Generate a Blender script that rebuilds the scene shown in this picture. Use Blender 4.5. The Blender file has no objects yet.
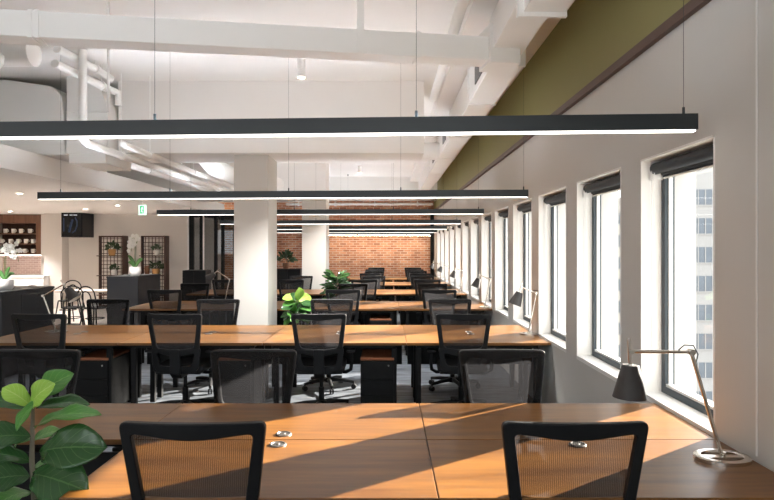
import bpy, math, random
from mathutils import Vector, Matrix
random.seed(7)
PI = math.pi
scn = bpy.context.scene
COL = scn.collection

# ------------------------------------------------------------------ materials
def lin(c):
    return tuple(((v/255)/12.92 if v/255 <= .04045 else ((v/255+.055)/1.055)**2.4) for v in c)

def new_mat(name):
    m = bpy.data.materials.new(name); m.use_nodes = True
    nt = m.node_tree; b = nt.nodes['Principled BSDF']
    return m, nt, b

def N(nt, kind, **kw):
    n = nt.nodes.new(kind)
    for k, v in kw.items():
        if k.startswith('i_'):
            n.inputs[k[2:].replace('_', ' ')].default_value = v
        else:
            setattr(n, k, v)
    return n

def plain(name, rgb, rough=.5, metal=0, var=.06, scale=6, spec=.5, bump=0):
    m, nt, b = new_mat(name)
    c = lin(rgb)
    tc = N(nt, 'ShaderNodeTexCoord')
    no = N(nt, 'ShaderNodeTexNoise'); no.inputs['Scale'].default_value = scale; no.inputs['Detail'].default_value = 4
    nt.links.new(tc.outputs['Object'], no.inputs['Vector'])
    mx = N(nt, 'ShaderNodeMix', data_type='RGBA')
    mx.inputs[6].default_value = (*[v*(1-var) for v in c], 1)
    mx.inputs[7].default_value = (*[min(1, v*(1+var)) for v in c], 1)
    nt.links.new(no.outputs['Fac'], mx.inputs[0])
    nt.links.new(mx.outputs[2], b.inputs['Base Color'])
    b.inputs['Roughness'].default_value = rough
    b.inputs['Metallic'].default_value = metal
    b.inputs['Specular IOR Level'].default_value = spec
    if bump:
        bp = N(nt, 'ShaderNodeBump'); bp.inputs['Strength'].default_value = bump; bp.inputs['Distance'].default_value = .01
        nt.links.new(no.outputs['Fac'], bp.inputs['Height']); nt.links.new(bp.outputs[0], b.inputs['Normal'])
    return m

def emit(name, rgb, s):
    m, nt, b = new_mat(name)
    b.inputs['Base Color'].default_value = (*lin(rgb), 1)
    b.inputs['Emission Color'].default_value = (*lin(rgb), 1)
    b.inputs['Emission Strength'].default_value = s
    return m

def wood(name, dark, light, rough=.35, sc=1.0, axis='x', rnd=.25):
    m, nt, b = new_mat(name)
    tc = N(nt, 'ShaderNodeTexCoord'); mp = N(nt, 'ShaderNodeMapping')
    oi = N(nt, 'ShaderNodeObjectInfo')
    s = {'x': (.9, 8, 8), 'y': (8, .9, 8), 'z': (14, 14, 1.2)}[axis]
    mp.inputs['Scale'].default_value = [v*sc for v in s]
    nt.links.new(tc.outputs['Object'], mp.inputs['Vector'])
    nz = N(nt, 'ShaderNodeTexNoise', noise_dimensions='4D'); nz.inputs['Scale'].default_value = 1.6
    nz.inputs['Detail'].default_value = 8; nz.inputs['Roughness'].default_value = .62
    mu = N(nt, 'ShaderNodeMath', operation='MULTIPLY'); mu.inputs[1].default_value = 40
    nt.links.new(oi.outputs['Random'], mu.inputs[0]); nt.links.new(mu.outputs[0], nz.inputs['W'])
    nt.links.new(mp.outputs[0], nz.inputs['Vector'])
    cr = N(nt, 'ShaderNodeValToRGB')
    cr.color_ramp.elements[0].position = .3; cr.color_ramp.elements[0].color = (*lin(dark), 1)
    cr.color_ramp.elements[1].position = .72; cr.color_ramp.elements[1].color = (*lin(light), 1)
    nt.links.new(nz.outputs['Fac'], cr.inputs[0])
    nt.links.new(cr.outputs[0], b.inputs['Base Color'])
    b.inputs['Roughness'].default_value = rough
    return m

def wallcoords(nt, axes):
    g = N(nt, 'ShaderNodeNewGeometry'); sp = N(nt, 'ShaderNodeSeparateXYZ'); cb = N(nt, 'ShaderNodeCombineXYZ')
    nt.links.new(g.outputs['Position'], sp.inputs[0])
    nt.links.new(sp.outputs[axes[0]], cb.inputs[0]); nt.links.new(sp.outputs[axes[1]], cb.inputs[1])
    return cb

def brick(name, c1, c2, mortar, w, h, ms, axes=(0, 2), rough=.8, noise=True, bias=0):
    m, nt, b = new_mat(name)
    cb = wallcoords(nt, axes)
    br = N(nt, 'ShaderNodeTexBrick')
    br.inputs['Scale'].default_value = 1; br.inputs['Brick Width'].default_value = w
    br.inputs['Row Height'].default_value = h; br.inputs['Mortar Size'].default_value = ms
    br.inputs['Color1'].default_value = (*lin(c1), 1); br.inputs['Color2'].default_value = (*lin(c2), 1)
    br.inputs['Mortar'].default_value = (*lin(mortar), 1); br.inputs['Bias'].default_value = bias
    nt.links.new(cb.outputs[0], br.inputs['Vector'])
    out = br.outputs['Color']
    if noise:
        nz = N(nt, 'ShaderNodeTexNoise'); nz.inputs['Scale'].default_value = 2.6; nz.inputs['Detail'].default_value = 6
        nt.links.new(cb.outputs[0], nz.inputs['Vector'])
        mx = N(nt, 'ShaderNodeMix', data_type='RGBA', blend_type='OVERLAY'); mx.inputs[0].default_value = .75
        nt.links.new(out, mx.inputs[6]); nt.links.new(nz.outputs['Fac'], mx.inputs[7])
        out = mx.outputs[2]
    nt.links.new(out, b.inputs['Base Color'])
    b.inputs['Roughness'].default_value = rough
    bp = N(nt, 'ShaderNodeBump'); bp.inputs['Strength'].default_value = .4; bp.inputs['Distance'].default_value = .01; bp.invert = True
    nt.links.new(br.outputs['Fac'], bp.inputs['Height']); nt.links.new(bp.outputs[0], b.inputs['Normal'])
    return m

def floor_mat():
    m, nt, b = new_mat('carpet')
    cb = wallcoords(nt, (0, 1))
    mp = N(nt, 'ShaderNodeMapping'); mp.inputs['Scale'].default_value = (1.2, 9, 1)
    nt.links.new(cb.outputs[0], mp.inputs['Vector'])
    nz = N(nt, 'ShaderNodeTexNoise'); nz.inputs['Scale'].default_value = 2.2; nz.inputs['Detail'].default_value = 7
    nt.links.new(mp.outputs[0], nz.inputs['Vector'])
    cr = N(nt, 'ShaderNodeValToRGB')
    cr.color_ramp.elements[0].position = .36; cr.color_ramp.elements[0].color = (*lin((50, 56, 64)), 1)
    cr.color_ramp.elements[1].position = .66; cr.color_ramp.elements[1].color = (*lin((112, 118, 125)), 1)
    nt.links.new(nz.outputs['Fac'], cr.inputs[0]); nt.links.new(cr.outputs[0], b.inputs['Base Color'])
    b.inputs['Roughness'].default_value = .5
    return m

def mesh_mat():
    m, nt, b = new_mat('chair_netting')
    b.inputs['Base Color'].default_value = (*lin((24, 24, 27)), 1); b.inputs['Roughness'].default_value = .7
    tr = N(nt, 'ShaderNodeBsdfTransparent'); mx = N(nt, 'ShaderNodeMixShader')
    tc = N(nt, 'ShaderNodeTexCoord'); wv = N(nt, 'ShaderNodeTexWave', bands_direction='X')
    wv.inputs['Scale'].default_value = 45; wv.inputs['Distortion'].default_value = .6
    nt.links.new(tc.outputs['Object'], wv.inputs['Vector'])
    mr = N(nt, 'ShaderNodeMapRange'); mr.inputs['To Min'].default_value = .64; mr.inputs['To Max'].default_value = .86
    nt.links.new(wv.outputs['Fac'], mr.inputs['Value']); nt.links.new(mr.outputs[0], mx.inputs[0])
    tl = N(nt, 'ShaderNodeBsdfTranslucent'); tl.inputs[0].default_value = (.024, .024, .026, 1)
    m2 = N(nt, 'ShaderNodeMixShader'); m2.inputs[0].default_value = .5
    nt.links.new(b.outputs[0], m2.inputs[1]); nt.links.new(tl.outputs[0], m2.inputs[2])
    nt.links.new(tr.outputs[0], mx.inputs[1]); nt.links.new(m2.outputs[0], mx.inputs[2])
    nt.links.new(mx.outputs[0], nt.nodes['Material Output'].inputs[0])
    return m

def glass_mat(name='window_glass', tint=(1, 1, 1), gl=.05):
    m, nt, b = new_mat(name)
    tr = N(nt, 'ShaderNodeBsdfTransparent'); tr.inputs[0].default_value = (*tint, 1)
    g = N(nt, 'ShaderNodeBsdfGlossy'); g.inputs['Roughness'].default_value = .02
    mx = N(nt, 'ShaderNodeMixShader'); mx.inputs[0].default_value = gl
    nt.links.new(tr.outputs[0], mx.inputs[1]); nt.links.new(g.outputs[0], mx.inputs[2])
    nt.links.new(mx.outputs[0], nt.nodes['Material Output'].inputs[0])
    return m

def leaf_mat(name, c, vein, rough=.35):
    m, nt, b = new_mat(name)
    uv = N(nt, 'ShaderNodeUVMap'); sp = N(nt, 'ShaderNodeSeparateXYZ')
    nt.links.new(uv.outputs[0], sp.inputs[0])
    # midrib + side veins from uv (u = -1..1 across, v = 0..1 along)
    ab = N(nt, 'ShaderNodeMath', operation='ABSOLUTE'); nt.links.new(sp.outputs[0], ab.inputs[0])
    a1 = N(nt, 'ShaderNodeMath', operation='MULTIPLY'); a1.inputs[1].default_value = .35; nt.links.new(ab.outputs[0], a1.inputs[0])
    s1 = N(nt, 'ShaderNodeMath', operation='SUBTRACT'); nt.links.new(sp.outputs[1], s1.inputs[0]); nt.links.new(a1.outputs[0], s1.inputs[1])
    f1 = N(nt, 'ShaderNodeMath', operation='MULTIPLY'); f1.inputs[1].default_value = 7.0; nt.links.new(s1.outputs[0], f1.inputs[0])
    fr = N(nt, 'ShaderNodeMath', operation='FRACT'); nt.links.new(f1.outputs[0], fr.inputs[0])
    lt = N(nt, 'ShaderNodeMath', operation='LESS_THAN'); lt.inputs[1].default_value = .05; nt.links.new(fr.outputs[0], lt.inputs[0])
    l2 = N(nt, 'ShaderNodeMath', operation='LESS_THAN'); l2.inputs[1].default_value = .035; nt.links.new(ab.outputs[0], l2.inputs[0])
    mxm = N(nt, 'ShaderNodeMath', operation='MAXIMUM'); nt.links.new(lt.outputs[0], mxm.inputs[0]); nt.links.new(l2.outputs[0], mxm.inputs[1])
    mx = N(nt, 'ShaderNodeMix', data_type='RGBA')
    mx.inputs[6].default_value = (*lin(c), 1); mx.inputs[7].default_value = (*lin(vein), 1)
    nt.links.new(mxm.outputs[0], mx.inputs[0]); nt.links.new(mx.outputs[2], b.inputs['Base Color'])
    b.inputs['Roughness'].default_value = rough
    return m

M = {}
M['paint'] = plain('warm_white_paint', (222, 216, 209), .6, var=.02, scale=1.5)
M['soffit'] = plain('white_ceiling_paint', (238, 235, 231), .65, var=.02, scale=2)
M['slab'] = plain('painted_concrete_slab', (236, 233, 229), .7, var=.05, scale=1.2)
M['duct'] = plain('white_painted_metal', (242, 241, 238), .45, var=.02, scale=3)
M['green'] = plain('olive_paint', (136, 130, 80), .6, var=.04, scale=2)
M['brown_trim'] = plain('dark_brown_timber', (84, 62, 52), .5, var=.15, scale=12)
M['wall_grey'] = plain('greige_wall_paint', (204, 202, 197), .6, var=.02, scale=1.5)
M['column'] = plain('column_paint', (208, 205, 199), .6, var=.015, scale=2)
M['black'] = plain('black_plastic', (23, 24, 26), .45, var=.1, scale=20, spec=.3)
M['black_metal'] = plain('black_powder_coat', (14, 15, 16), .5, var=.08, scale=12, spec=.25)
M['bar'] = plain('charcoal_aluminium', (40, 46, 49), .35, var=.06, scale=8)
M['seat'] = plain('black_upholstery', (34, 34, 37), .85, var=.2, scale=60)
M['netting'] = mesh_mat()
M['desk'] = wood('cherry_wood', (88, 54, 24), (144, 97, 42), .34)
M['desk_edge'] = M['desk']
M['ped_top'] = plain('tan_pad', (150, 94, 62), .5, var=.1)
M['steel'] = plain('brushed_nickel', (222, 218, 210), .24, metal=1, var=.04, scale=40)
M['grommet'] = plain('grey_cast_metal', (150, 148, 145), .42, metal=1, var=.05)
M['shade'] = plain('charcoal_shade', (58, 56, 56), .55, var=.1, scale=40)
M['shade_in'] = plain('white_shade_lining', (235, 232, 226), .6, var=.01)
M['frame'] = plain('slate_window_frame', (50, 62, 70), .45, var=.05)
M['bead'] = plain('white_bead', (238, 238, 236), .5, var=.01)
M['reveal'] = plain('white_reveal', (240, 239, 236), .6, var=.01)
M['blind'] = plain('charcoal_blind_cloth', (38, 46, 54), .6, var=.08, scale=30)
M['glass'] = glass_mat()
M['tint_glass'] = glass_mat('partition_glass', (.72, .74, .74), .04)
M['led'] = emit('led_diffuser', (255, 250, 244), 1.3)
M['ceiling_fill'] = emit('added_fill_strip', (238, 245, 255), 34.0)  # glow of an added strip that brightens the ceiling
M['wash'] = emit('warm_wash_diffuser', (255, 236, 208), 22.0)
M['lamp_on'] = emit('downlight_lens', (255, 246, 230), 12.0)
M['strip_on'] = emit('shelf_strip', (255, 246, 236), 2.5)
M['carpet'] = floor_mat()
M['oak'] = wood('pale_oak_floor', (188, 174, 163), (214, 202, 192), .45, .6, 'y')
M['brick'] = brick('red_brick', (220, 154, 116), (172, 104, 74), (222, 196, 178), .23, .076, .012, bias=-.1)
M['tile'] = brick('pink_tile', (206, 178, 168), (190, 160, 150), (224, 208, 200), .15, .055, .006, rough=.3, noise=False)
M['walnut'] = wood('walnut_panel', (104, 72, 54), (142, 102, 78), .5, 1, 'z')
M['walnut_dark'] = wood('dark_walnut', (56, 34, 26), (86, 54, 40), .5, 2, 'z')
M['counter'] = plain('charcoal_laminate', (18, 21, 26), .45, var=.08, scale=5)
M['white_cer'] = plain('white_ceramic', (236, 233, 228), .3, var=.01)
M['petal'] = plain('white_petal', (246, 245, 240), .5, var=.01)
M['terracotta'] = plain('tan_clay', (186, 138, 82), .6, var=.15, scale=18)
M['brown_clay'] = plain('brown_clay', (120, 78, 52), .5, var=.15, scale=18)
M['leaf_dark'] = leaf_mat('fig_leaf_dark', (48, 88, 46), (80, 122, 68), .22)
M['leaf_mid'] = leaf_mat('fig_leaf_mid', (80, 138, 60), (122, 170, 92), .28)
M['leaf_young'] = leaf_mat('fig_leaf_young', (160, 206, 82), (200, 226, 136), .4)
M['foliage'] = plain('small_foliage', (44, 66, 36), .5, var=.4, scale=30)
M['stem'] = plain('woody_stem', (112, 108, 92), .7, var=.2, scale=25)
M['green_stem'] = plain('green_stem', (84, 110, 56), .6, var=.1)
M['soil'] = plain('soil', (52, 40, 32), .9, var=.3, scale=40)
M['pot'] = plain('grey_planter', (70, 70, 72), .6, var=.08)
M['exit_green'] = emit('exit_green', (20, 170, 110), .35)
M['exit_white'] = emit('exit_white', (225, 255, 240), .4)
M['screen'] = plain('dark_screen', (12, 16, 22), .12, var=.1)
M['screen_blue'] = emit('screen_blue_glow', (40, 58, 86), .06)
M['screen_white'] = emit('screen_white_glow', (190, 200, 210), .15)
M['tower'] = plain('pale_facade', (150, 149, 147), .8, var=.06, scale=.4)
M['tower_glass'] = plain('facade_glazing', (92, 100, 108), .3, var=.2, scale=.7)
M['ground'] = plain('pale_paving', (150, 148, 144), .9, var=.1, scale=.05)
M['dark_room'] = plain('charcoal_ceiling_paint', (70, 70, 72), .7, var=.04)

# ------------------------------------------------------------------ mesh builder
class MB:
    def __init__(s): s.v = []; s.f = []; s.uv = {}; s.mi = []; s.cur = 0
    def add(s, vs, fs):
        o = len(s.v); s.v += [tuple(v) for v in vs]
        for f in fs: s.f.append(tuple(i+o for i in f)); s.mi.append(s.cur)
        return o
    def box(s, x0, x1, y0, y1, z0, z1, M4=None):
        vs = [Vector(p) for p in ((x0,y0,z0),(x1,y0,z0),(x1,y1,z0),(x0,y1,z0),(x0,y0,z1),(x1,y0,z1),(x1,y1,z1),(x0,y1,z1))]
        if M4 is not None: vs = [M4 @ v for v in vs]
        s.add(vs, [(0,3,2,1),(4,5,6,7),(0,1,5,4),(1,2,6,5),(2,3,7,6),(3,0,4,7)]); return s
    def tube(s, pts, r, n=10, caps=True, closed=False):
        P = [Vector(p) for p in pts]; k = len(P)
        R = r if isinstance(r, (list, tuple)) else [r]*k
        up = None; rings = []
        for i, p in enumerate(P):
            if closed: t = (P[(i+1) % k]-P[i-1]).normalized()
            else: t = (P[min(i+1, k-1)]-P[max(i-1, 0)]).normalized()
            if up is None:
                a = Vector((0,0,1)) if abs(t.z) < .9 else Vector((1,0,0))
                up = (a - t*a.dot(t)).normalized()
            else:
                up = (up - t*up.dot(t)).normalized()
            sd = t.cross(up)
            rings.append([p + R[i]*(math.cos(2*PI*j/n)*up + math.sin(2*PI*j/n)*sd) for j in range(n)])
        vs = [v for rg in rings for v in rg]; fs = []
        m = k if closed else k-1
        for i in range(m):
            a = i*n; b = ((i+1) % k)*n
            for j in range(n):
                j2 = (j+1) % n
                fs.append((a+j, a+j2, b+j2, b+j))
        if caps and not closed:
            fs.append(tuple(range(n))[::-1]); fs.append(tuple((k-1)*n+j for j in range(n)))
        s.add(vs, fs); return s
    def lathe(s, prof, n=24, c=(0,0,0), sx=1, sy=1):
        vs = []; fs = []; k = len(prof)
        for (r, z) in prof:
            for j in range(n):
                a = 2*PI*j/n
                vs.append((c[0]+sx*r*math.cos(a), c[1]+sy*r*math.sin(a), c[2]+z))
        for i in range(k-1):
            for j in range(n):
                j2 = (j+1) % n
                fs.append((i*n+j, i*n+j2, (i+1)*n+j2, (i+1)*n+j))
        if prof[0][0] > 1e-5: fs.append(tuple(range(n))[::-1])
        if prof[-1][0] > 1e-5: fs.append(tuple((k-1)*n+j for j in range(n)))
        s.add(vs, fs); return s
    def prism(s, poly, a0, a1, axis='y'):
        # poly in the other two axes, extruded along axis
        def mk(p, a):
            return {'y': (p[0], a, p[1]), 'x': (a, p[0], p[1]), 'z': (p[0], p[1], a)}[axis]
        n = len(poly)
        vs = [mk(p, a0) for p in poly] + [mk(p, a1) for p in poly]
        fs = [tuple(range(n)), tuple(range(2*n-1, n-1, -1))] + [(i, i+n, (i+1) % n+n, (i+1) % n) for i in range(n)]
        s.add(vs, fs); return s
    def loopring(s, outer, inner, f0, f1):
        # outer, inner lists of (u,v); f0/f1 map (u,v)->3d for front/back
        n = len(outer)
        vs = [f0(*p) for p in outer]+[f0(*p) for p in inner]+[f1(*p) for p in outer]+[f1(*p) for p in inner]
        fs = []
        for i in range(n):
            j = (i+1) % n
            fs += [(i, j, n+j, n+i), (2*n+j, 2*n+i, 3*n+i, 3*n+j), (j, i, 2*n+i, 2*n+j), (n+i, n+j, 3*n+j, 3*n+i)]
        s.add(vs, fs); return s
    def build(s, name, mats, parent=None, smooth=False, bevel=0, seg=2, solid=0, sub=0):
        me = bpy.data.meshes.new(name)
        me.from_pydata(s.v, [], s.f)
        if not isinstance(mats, (list, tuple)): mats = [mats]
        for m in mats: me.materials.append(m)
        if len(mats) > 1:
            for p, i in zip(me.polygons, s.mi): p.material_index = i
        if s.uv:
            ul = me.uv_layers.new(name='UVMap')
            for lp in me.loops:
                ul.data[lp.index].uv = s.uv.get(lp.vertex_index, (0, 0))
        import bmesh
        bm = bmesh.new(); bm.from_mesh(me); bmesh.ops.recalc_face_normals(bm, faces=bm.faces[:]); bm.to_mesh(me); bm.free()
        if smooth:
            me.polygons.foreach_set('use_smooth', [True]*len(me.polygons))
            try: me.set_sharp_from_angle(angle=math.radians(40))
            except Exception: pass
        me.update()
        o = bpy.data.objects.new(name, me); COL.objects.link(o)
        if parent is not None: o.parent = parent
        if sub:
            md = o.modifiers.new('sub', 'SUBSURF'); md.levels = sub; md.render_levels = sub
        if solid:
            md = o.modifiers.new('solid', 'SOLIDIFY'); md.thickness = solid; md.offset = 0
        if bevel:
            md = o.modifiers.new('bev', 'BEVEL'); md.width = bevel; md.segments = seg; md.limit_method = 'ANGLE'; md.angle_limit = math.radians(40)
        return o

def tag(o, label=None, cat=None, group=None, kind=None):
    if label: o['label'] = label
    if cat: o['category'] = cat
    if group: o['group'] = group
    if kind: o['kind'] = kind
    return o

def empty(name, loc, rz=0):
    o = bpy.data.objects.new(name, None); o.empty_display_size = .1
    COL.objects.link(o); o.location = loc; o.rotation_euler = (0, 0, rz); return o

KIDS = {}
def kids(o): return [c for c in bpy.data.objects if c.parent == o]
def copy_tree(o, parent=None):
    c = o.copy(); COL.objects.link(c)
    if parent is not None: c.parent = parent
    if o.name not in KIDS: KIDS[o.name] = kids(o)
    for ch in KIDS[o.name]: copy_tree(ch, c)
    return c

def struct(name, mb, mat, parent=None, bevel=0, smooth=False, **k):
    o = mb.build(name, mat, parent, bevel=bevel, smooth=smooth, **k)
    if parent is None: o['kind'] = 'structure'
    return o

def box(*a): return MB().box(*a)
F = 612.0; HZ = 248.0; CX = 387.0; EYE = 1.65
def P(px, py, y): return Vector(((px-CX)*y/F, y, EYE+(HZ-py)*y/F))

# ------------------------------------------------------------------ camera / light
cam = bpy.data.cameras.new('camera'); co = bpy.data.objects.new('camera', cam); COL.objects.link(co)
co.location = (0, 0, EYE); co.rotation_euler = (PI/2, 0, 0)
cam.sensor_width = 36; cam.lens = F/774*36; cam.shift_y = -2/774; cam.clip_start = .05; cam.clip_end = 1000
scn.camera = co

w = bpy.data.worlds.new('world'); scn.world = w; w.use_nodes = True
bg = w.node_tree.nodes['Background']
bg.inputs[0].default_value = (.91, .96, 1.0, 1); bg.inputs[1].default_value = 1.35

sun = bpy.data.lights.new('sun', 'SUN'); so = bpy.data.objects.new('sun', sun); COL.objects.link(so)
el = math.radians(20.5)
d = Vector((-.803*math.cos(el), -.596*math.cos(el), -math.sin(el)))
so.rotation_euler = d.to_track_quat('-Z', 'Y').to_euler(); so.location = (12, 14, 9)
sun.energy = 17; sun.angle = math.radians(.55); sun.color = (1.0, .92, .81)

def spot(loc, energy, size=100, color=(1, .97, .94), blend=.6, radius=.04, aim=None):
    l = bpy.data.lights.new('spot', 'SPOT'); o = bpy.data.objects.new('spot', l); COL.objects.link(o)
    l.energy = energy; l.spot_size = math.radians(size); l.spot_blend = blend; l.shadow_soft_size = radius; l.color = color
    o.location = loc
    if aim is not None: o.rotation_euler = (Vector(aim)-Vector(loc)).to_track_quat('-Z', 'Y').to_euler()
    return o

# ------------------------------------------------------------------ setting
XW = 1.60; YB = 20.8; ZC = 3.9; XL = -11.0; YR = -3.0; YK = 17.0
struct('floor', box(-4.9, XW+.35, YR, YB+.3, -.2, 0), M['carpet'])
struct('floor_cafe', box(XL, -4.9, YR, YK+4, -.2, 0), M['oak'])
struct('ceiling', box(XL, XW+.35, YR, YB+.3, ZC, ZC+.2), M['slab'])
# right wall with its window openings
WY = [(2.985, 3.86)] + [(3.86+1.30*k-1.0+ (0.02 if k == 1 else 0), 3.86+1.30*k) for k in range(1, 13)]
ZS, ZT = .735, 2.205
wr = MB()
wr.box(XW, XW+.35, YR, YB+.3, 0, ZS-.005)
wr.box(XW, XW+.35, YR, YB+.3, ZT, ZC)
prev = YR
for (a, b_) in WY:
    wr.box(XW, XW+.35, prev, a, ZS-.005, ZT); prev = b_
wr.box(XW, XW+.35, prev, YB+.3, ZS-.005, ZT)
struct('wall_right', wr, M['wall_grey'])
up_ = box(XW-.012, XW+.001, YR, YB, 2.93, ZC); struct('wall_right_upper', up_, M['green'])
struct('trim_1', box(XW-.035, XW+.001, YR, YB, 2.868, 2.93), M['brown_trim'], bevel=.004)
struct('trim_2', box(XW-.004, XW+.001, 2.642, 2.650, .75, 2.868), M['reveal'])
# far brick wall
struct('wall_far', box(-8.0, XW+.35, YB, YB+.3, 0, ZC), M['brick'])
struct('trim_3', box(1.47, 1.585, YB-.14, YB-.002, 0, 2.86), M['black_metal'])
# back wall behind the viewer: unseen, openings above dado added to light the ceiling
wb = MB(); wb.box(XL, XW, YR-.3, YR, -.2, 1.3); wb.box(XL, XW, YR-.3, YR, 3.4, ZC+.2)
for x in (XL+.2, -8, -5, -2, XW-.2): wb.box(x-.3, x+.3, YR-.3, YR, 1.3, 3.4)
struct('wall_back', wb, M['paint'])
wl = box(XL-.3, XL, YR-.3, YB+.3, -.2, ZC+.2)
struct('wall_left', wl, M['paint'])
# cafe end wall, with pier
wk = MB(); wk.box(XL, P(0, 0, YK).x-1.5, YK, YK+.3, 0, 3.2)
wk.box(XL, P(41.5, 0, YK).x, YK+.55, YK+.7, 0, 3.2)            # back of the recess
wk.box(P(41, 0, YK).x, P(188, 0, YK).x, YK, YK+.7, 0, 3.2)
struct('wall_kitchen', wk, M['paint'])
struct('wall_kitchen_pier', box(P(44, 0, YK-.35).x, P(62, 0, YK-.35).x, YK-.35, YK, 0, 2.6), M['paint'])
struct('baseboard_kitchen', box(P(62, 0, YK).x, P(188, 0, YK).x, YK-.015, YK, 0, .08), M['reveal'])
# lowered ceiling over the cafe
struct('ceiling_lower', box(XL, -4.52, 1.5, YK, 2.59, 2.87), M['soffit'])
# columns
struct('column', box(-2.10, -1.633, 8.4, 9.08, 0, 2.93), M['column'])
struct('column', box(-1.986, -1.425, 14.3, 15.04, 0, 2.78), M['column'])
# beams of the concrete frame
struct('ceiling_beam', box(-3.62, .5, 8.25, 9.2, 2.93, ZC), M['slab'])
struct('ceiling_beam', box(-6.5, -1.425, 14.2, 15.1, 2.78, ZC), M['slab'])
struct('ceiling_beam', box(-4.3, XW, 19.3, 20.3, 3.2, ZC), M['slab'])
struct('ceiling_beam', box(.73, XW, YR, 19.3, 3.74, ZC), M['slab'])
struct('ground', box(-300, 300, -300, 400, -40.5, -40), M['ground'])

# ------------------------------------------------------------------ windows, blinds
ORD = ['nearest', 'second', 'third', 'fourth', 'fifth', 'sixth', 'seventh', 'eighth', 'ninth', 'tenth', 'eleventh', 'twelfth', 'farthest']
XF = XW+.125
for k, (a, b_) in enumerate(WY):
    r = MB()
    t = .012
    r.box(XW-.002, XF+.02, a, a+t, ZS, ZT); r.box(XW-.002, XF+.02, b_-t, b_, ZS, ZT); r.box(XW-.002, XF+.02, a, b_, ZT-t, ZT)
    win = struct('window_%d' % (k+1), r, M['reveal'])
    MB().box(XW-.002, XF+.02, a, b_, ZS-.02, ZS+.012).build('window_sill', M['reveal'], win)
    f = MB()
    f.box(XF, XF+.06, a+t, a+.062, ZS+.01, ZT-t); f.box(XF, XF+.06, b_-.062, b_-t, ZS+.01, ZT-t)
    f.box(XF, XF+.06, a+.06, b_-.06, ZS+.01, ZS+.055); f.box(XF, XF+.06, a+.06, b_-.06, ZT-.075, ZT-t)
    f.build('window_frame', M['frame'], win)
    g = MB(); g.box(XF+.02, XF+.045, a+.062, a+.072, ZS+.055, ZT-.075); g.box(XF+.02, XF+.045, b_-.072, b_-.062, ZS+.055, ZT-.075)
    g.box(XF+.005, XF+.045, a+.062, b_-.062, ZS+.055, ZS+.072)
    g.build('glazing_bead', M['bead'], win)
    MB().box(XF+.03, XF+.036, a+.06, b_-.06, ZS+.055, ZT-.07).build('glass_pane', M['glass'], win)
    rb = empty('roller_blind', (XF-.045, (a+b_)/2, 2.145))
    h = (b_-a)/2-.03; rr_ = .034
    MB().tube([(0, -h, 0), (0, h, 0)], .036, 14).build('roller_tube', M['blind'], rb, smooth=True)
    MB().tube([(.03, -h+.02, -.032), (.03, h-.04, -.032)], .016, 12).build('second_roller', M['blind'], rb, smooth=True)
    MB().box(.030, .033, -h+.03, h-.05, -.062, -.03).build('blind_cloth', M['blind'], rb)
    MB().box(.024, .039, -h+.03, h-.05, -.07, -.06).build('bottom_rail', M['steel'], rb)
    for q in (-1, 1): MB().box(-.03, .05, min(q*h, q*(h+.006)), max(q*h, q*(h+.006)), -.07, .05).build('bracket', M['reveal'], rb)
    ch = MB(); ch.tube([(-.03, h-.015, 0), (-.03, h-.015, -1.2 if k < 2 else -.9)], .003, 5); ch.tube([(-.02, h-.03, 0), (-.02, h-.03, -1.2 if k < 2 else -.9)], .003, 5)
    ch.build('bead_chain', M['bead'], rb)
    tag(rb, 'charcoal roller blind wound up at the top of the %s window' % ORD[k] + ('' if k in (0, 12) else ' from the front'), 'blind', 'roller blinds')

# ------------------------------------------------------------------ towers outside
def tower(x0, x1, y0, dep, top, cols, wx0, pitch, ww, z0, rows, fl, wh, label):
    t = empty('tower_block', ((x0+x1)/2, y0+dep/2, -40))
    ox, oy, oz = t.location
    m = MB(); m.box(x0-ox, x1-ox, y0-oy, y0+dep-oy, 0, top+40)
    m.build('facade', M['tower'], t)
    MB().box(x0-.3-ox, x1+.3-ox, y0-.3-oy, y0+dep+.3-oy, top+40, top+40.6).build('parapet', M['tower'], t)
    for r in range(rows):
        for c in range(cols):
            wx = wx0+c*pitch-ox; z = z0+r*fl+40
            g = MB()
            g.cur = 0; g.box(wx, wx+ww, y0-.04-oy, y0+.01-oy, z, z+wh)
            g.cur = 1
            for q in range(4): g.box(wx+ww*q/3-.05, wx+ww*q/3+.05, y0-.1-oy, y0-.03-oy, z, z+wh)
            g.box(wx-.05, wx+ww+.05, y0-.12-oy, y0-.03-oy, z-.12, z)
            g.build('window', [M['tower_glass'], M['tower']], t)
    tag(t, label, 'building')
tower(34.1, 52, 70, 18, 11.5, 3, 34.75, 3.4, 2.45, -16.5, 8, 3.3, 1.75, 'pale tower block with grey windows seen through the nearest window')
tower(33.2, 38.5, 92, 16, 8.6, 1, 34.3, 3.4, 2.6, -18, 8, 3.3, 1.8, 'narrow pale tower block seen through the second window from the front')

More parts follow.
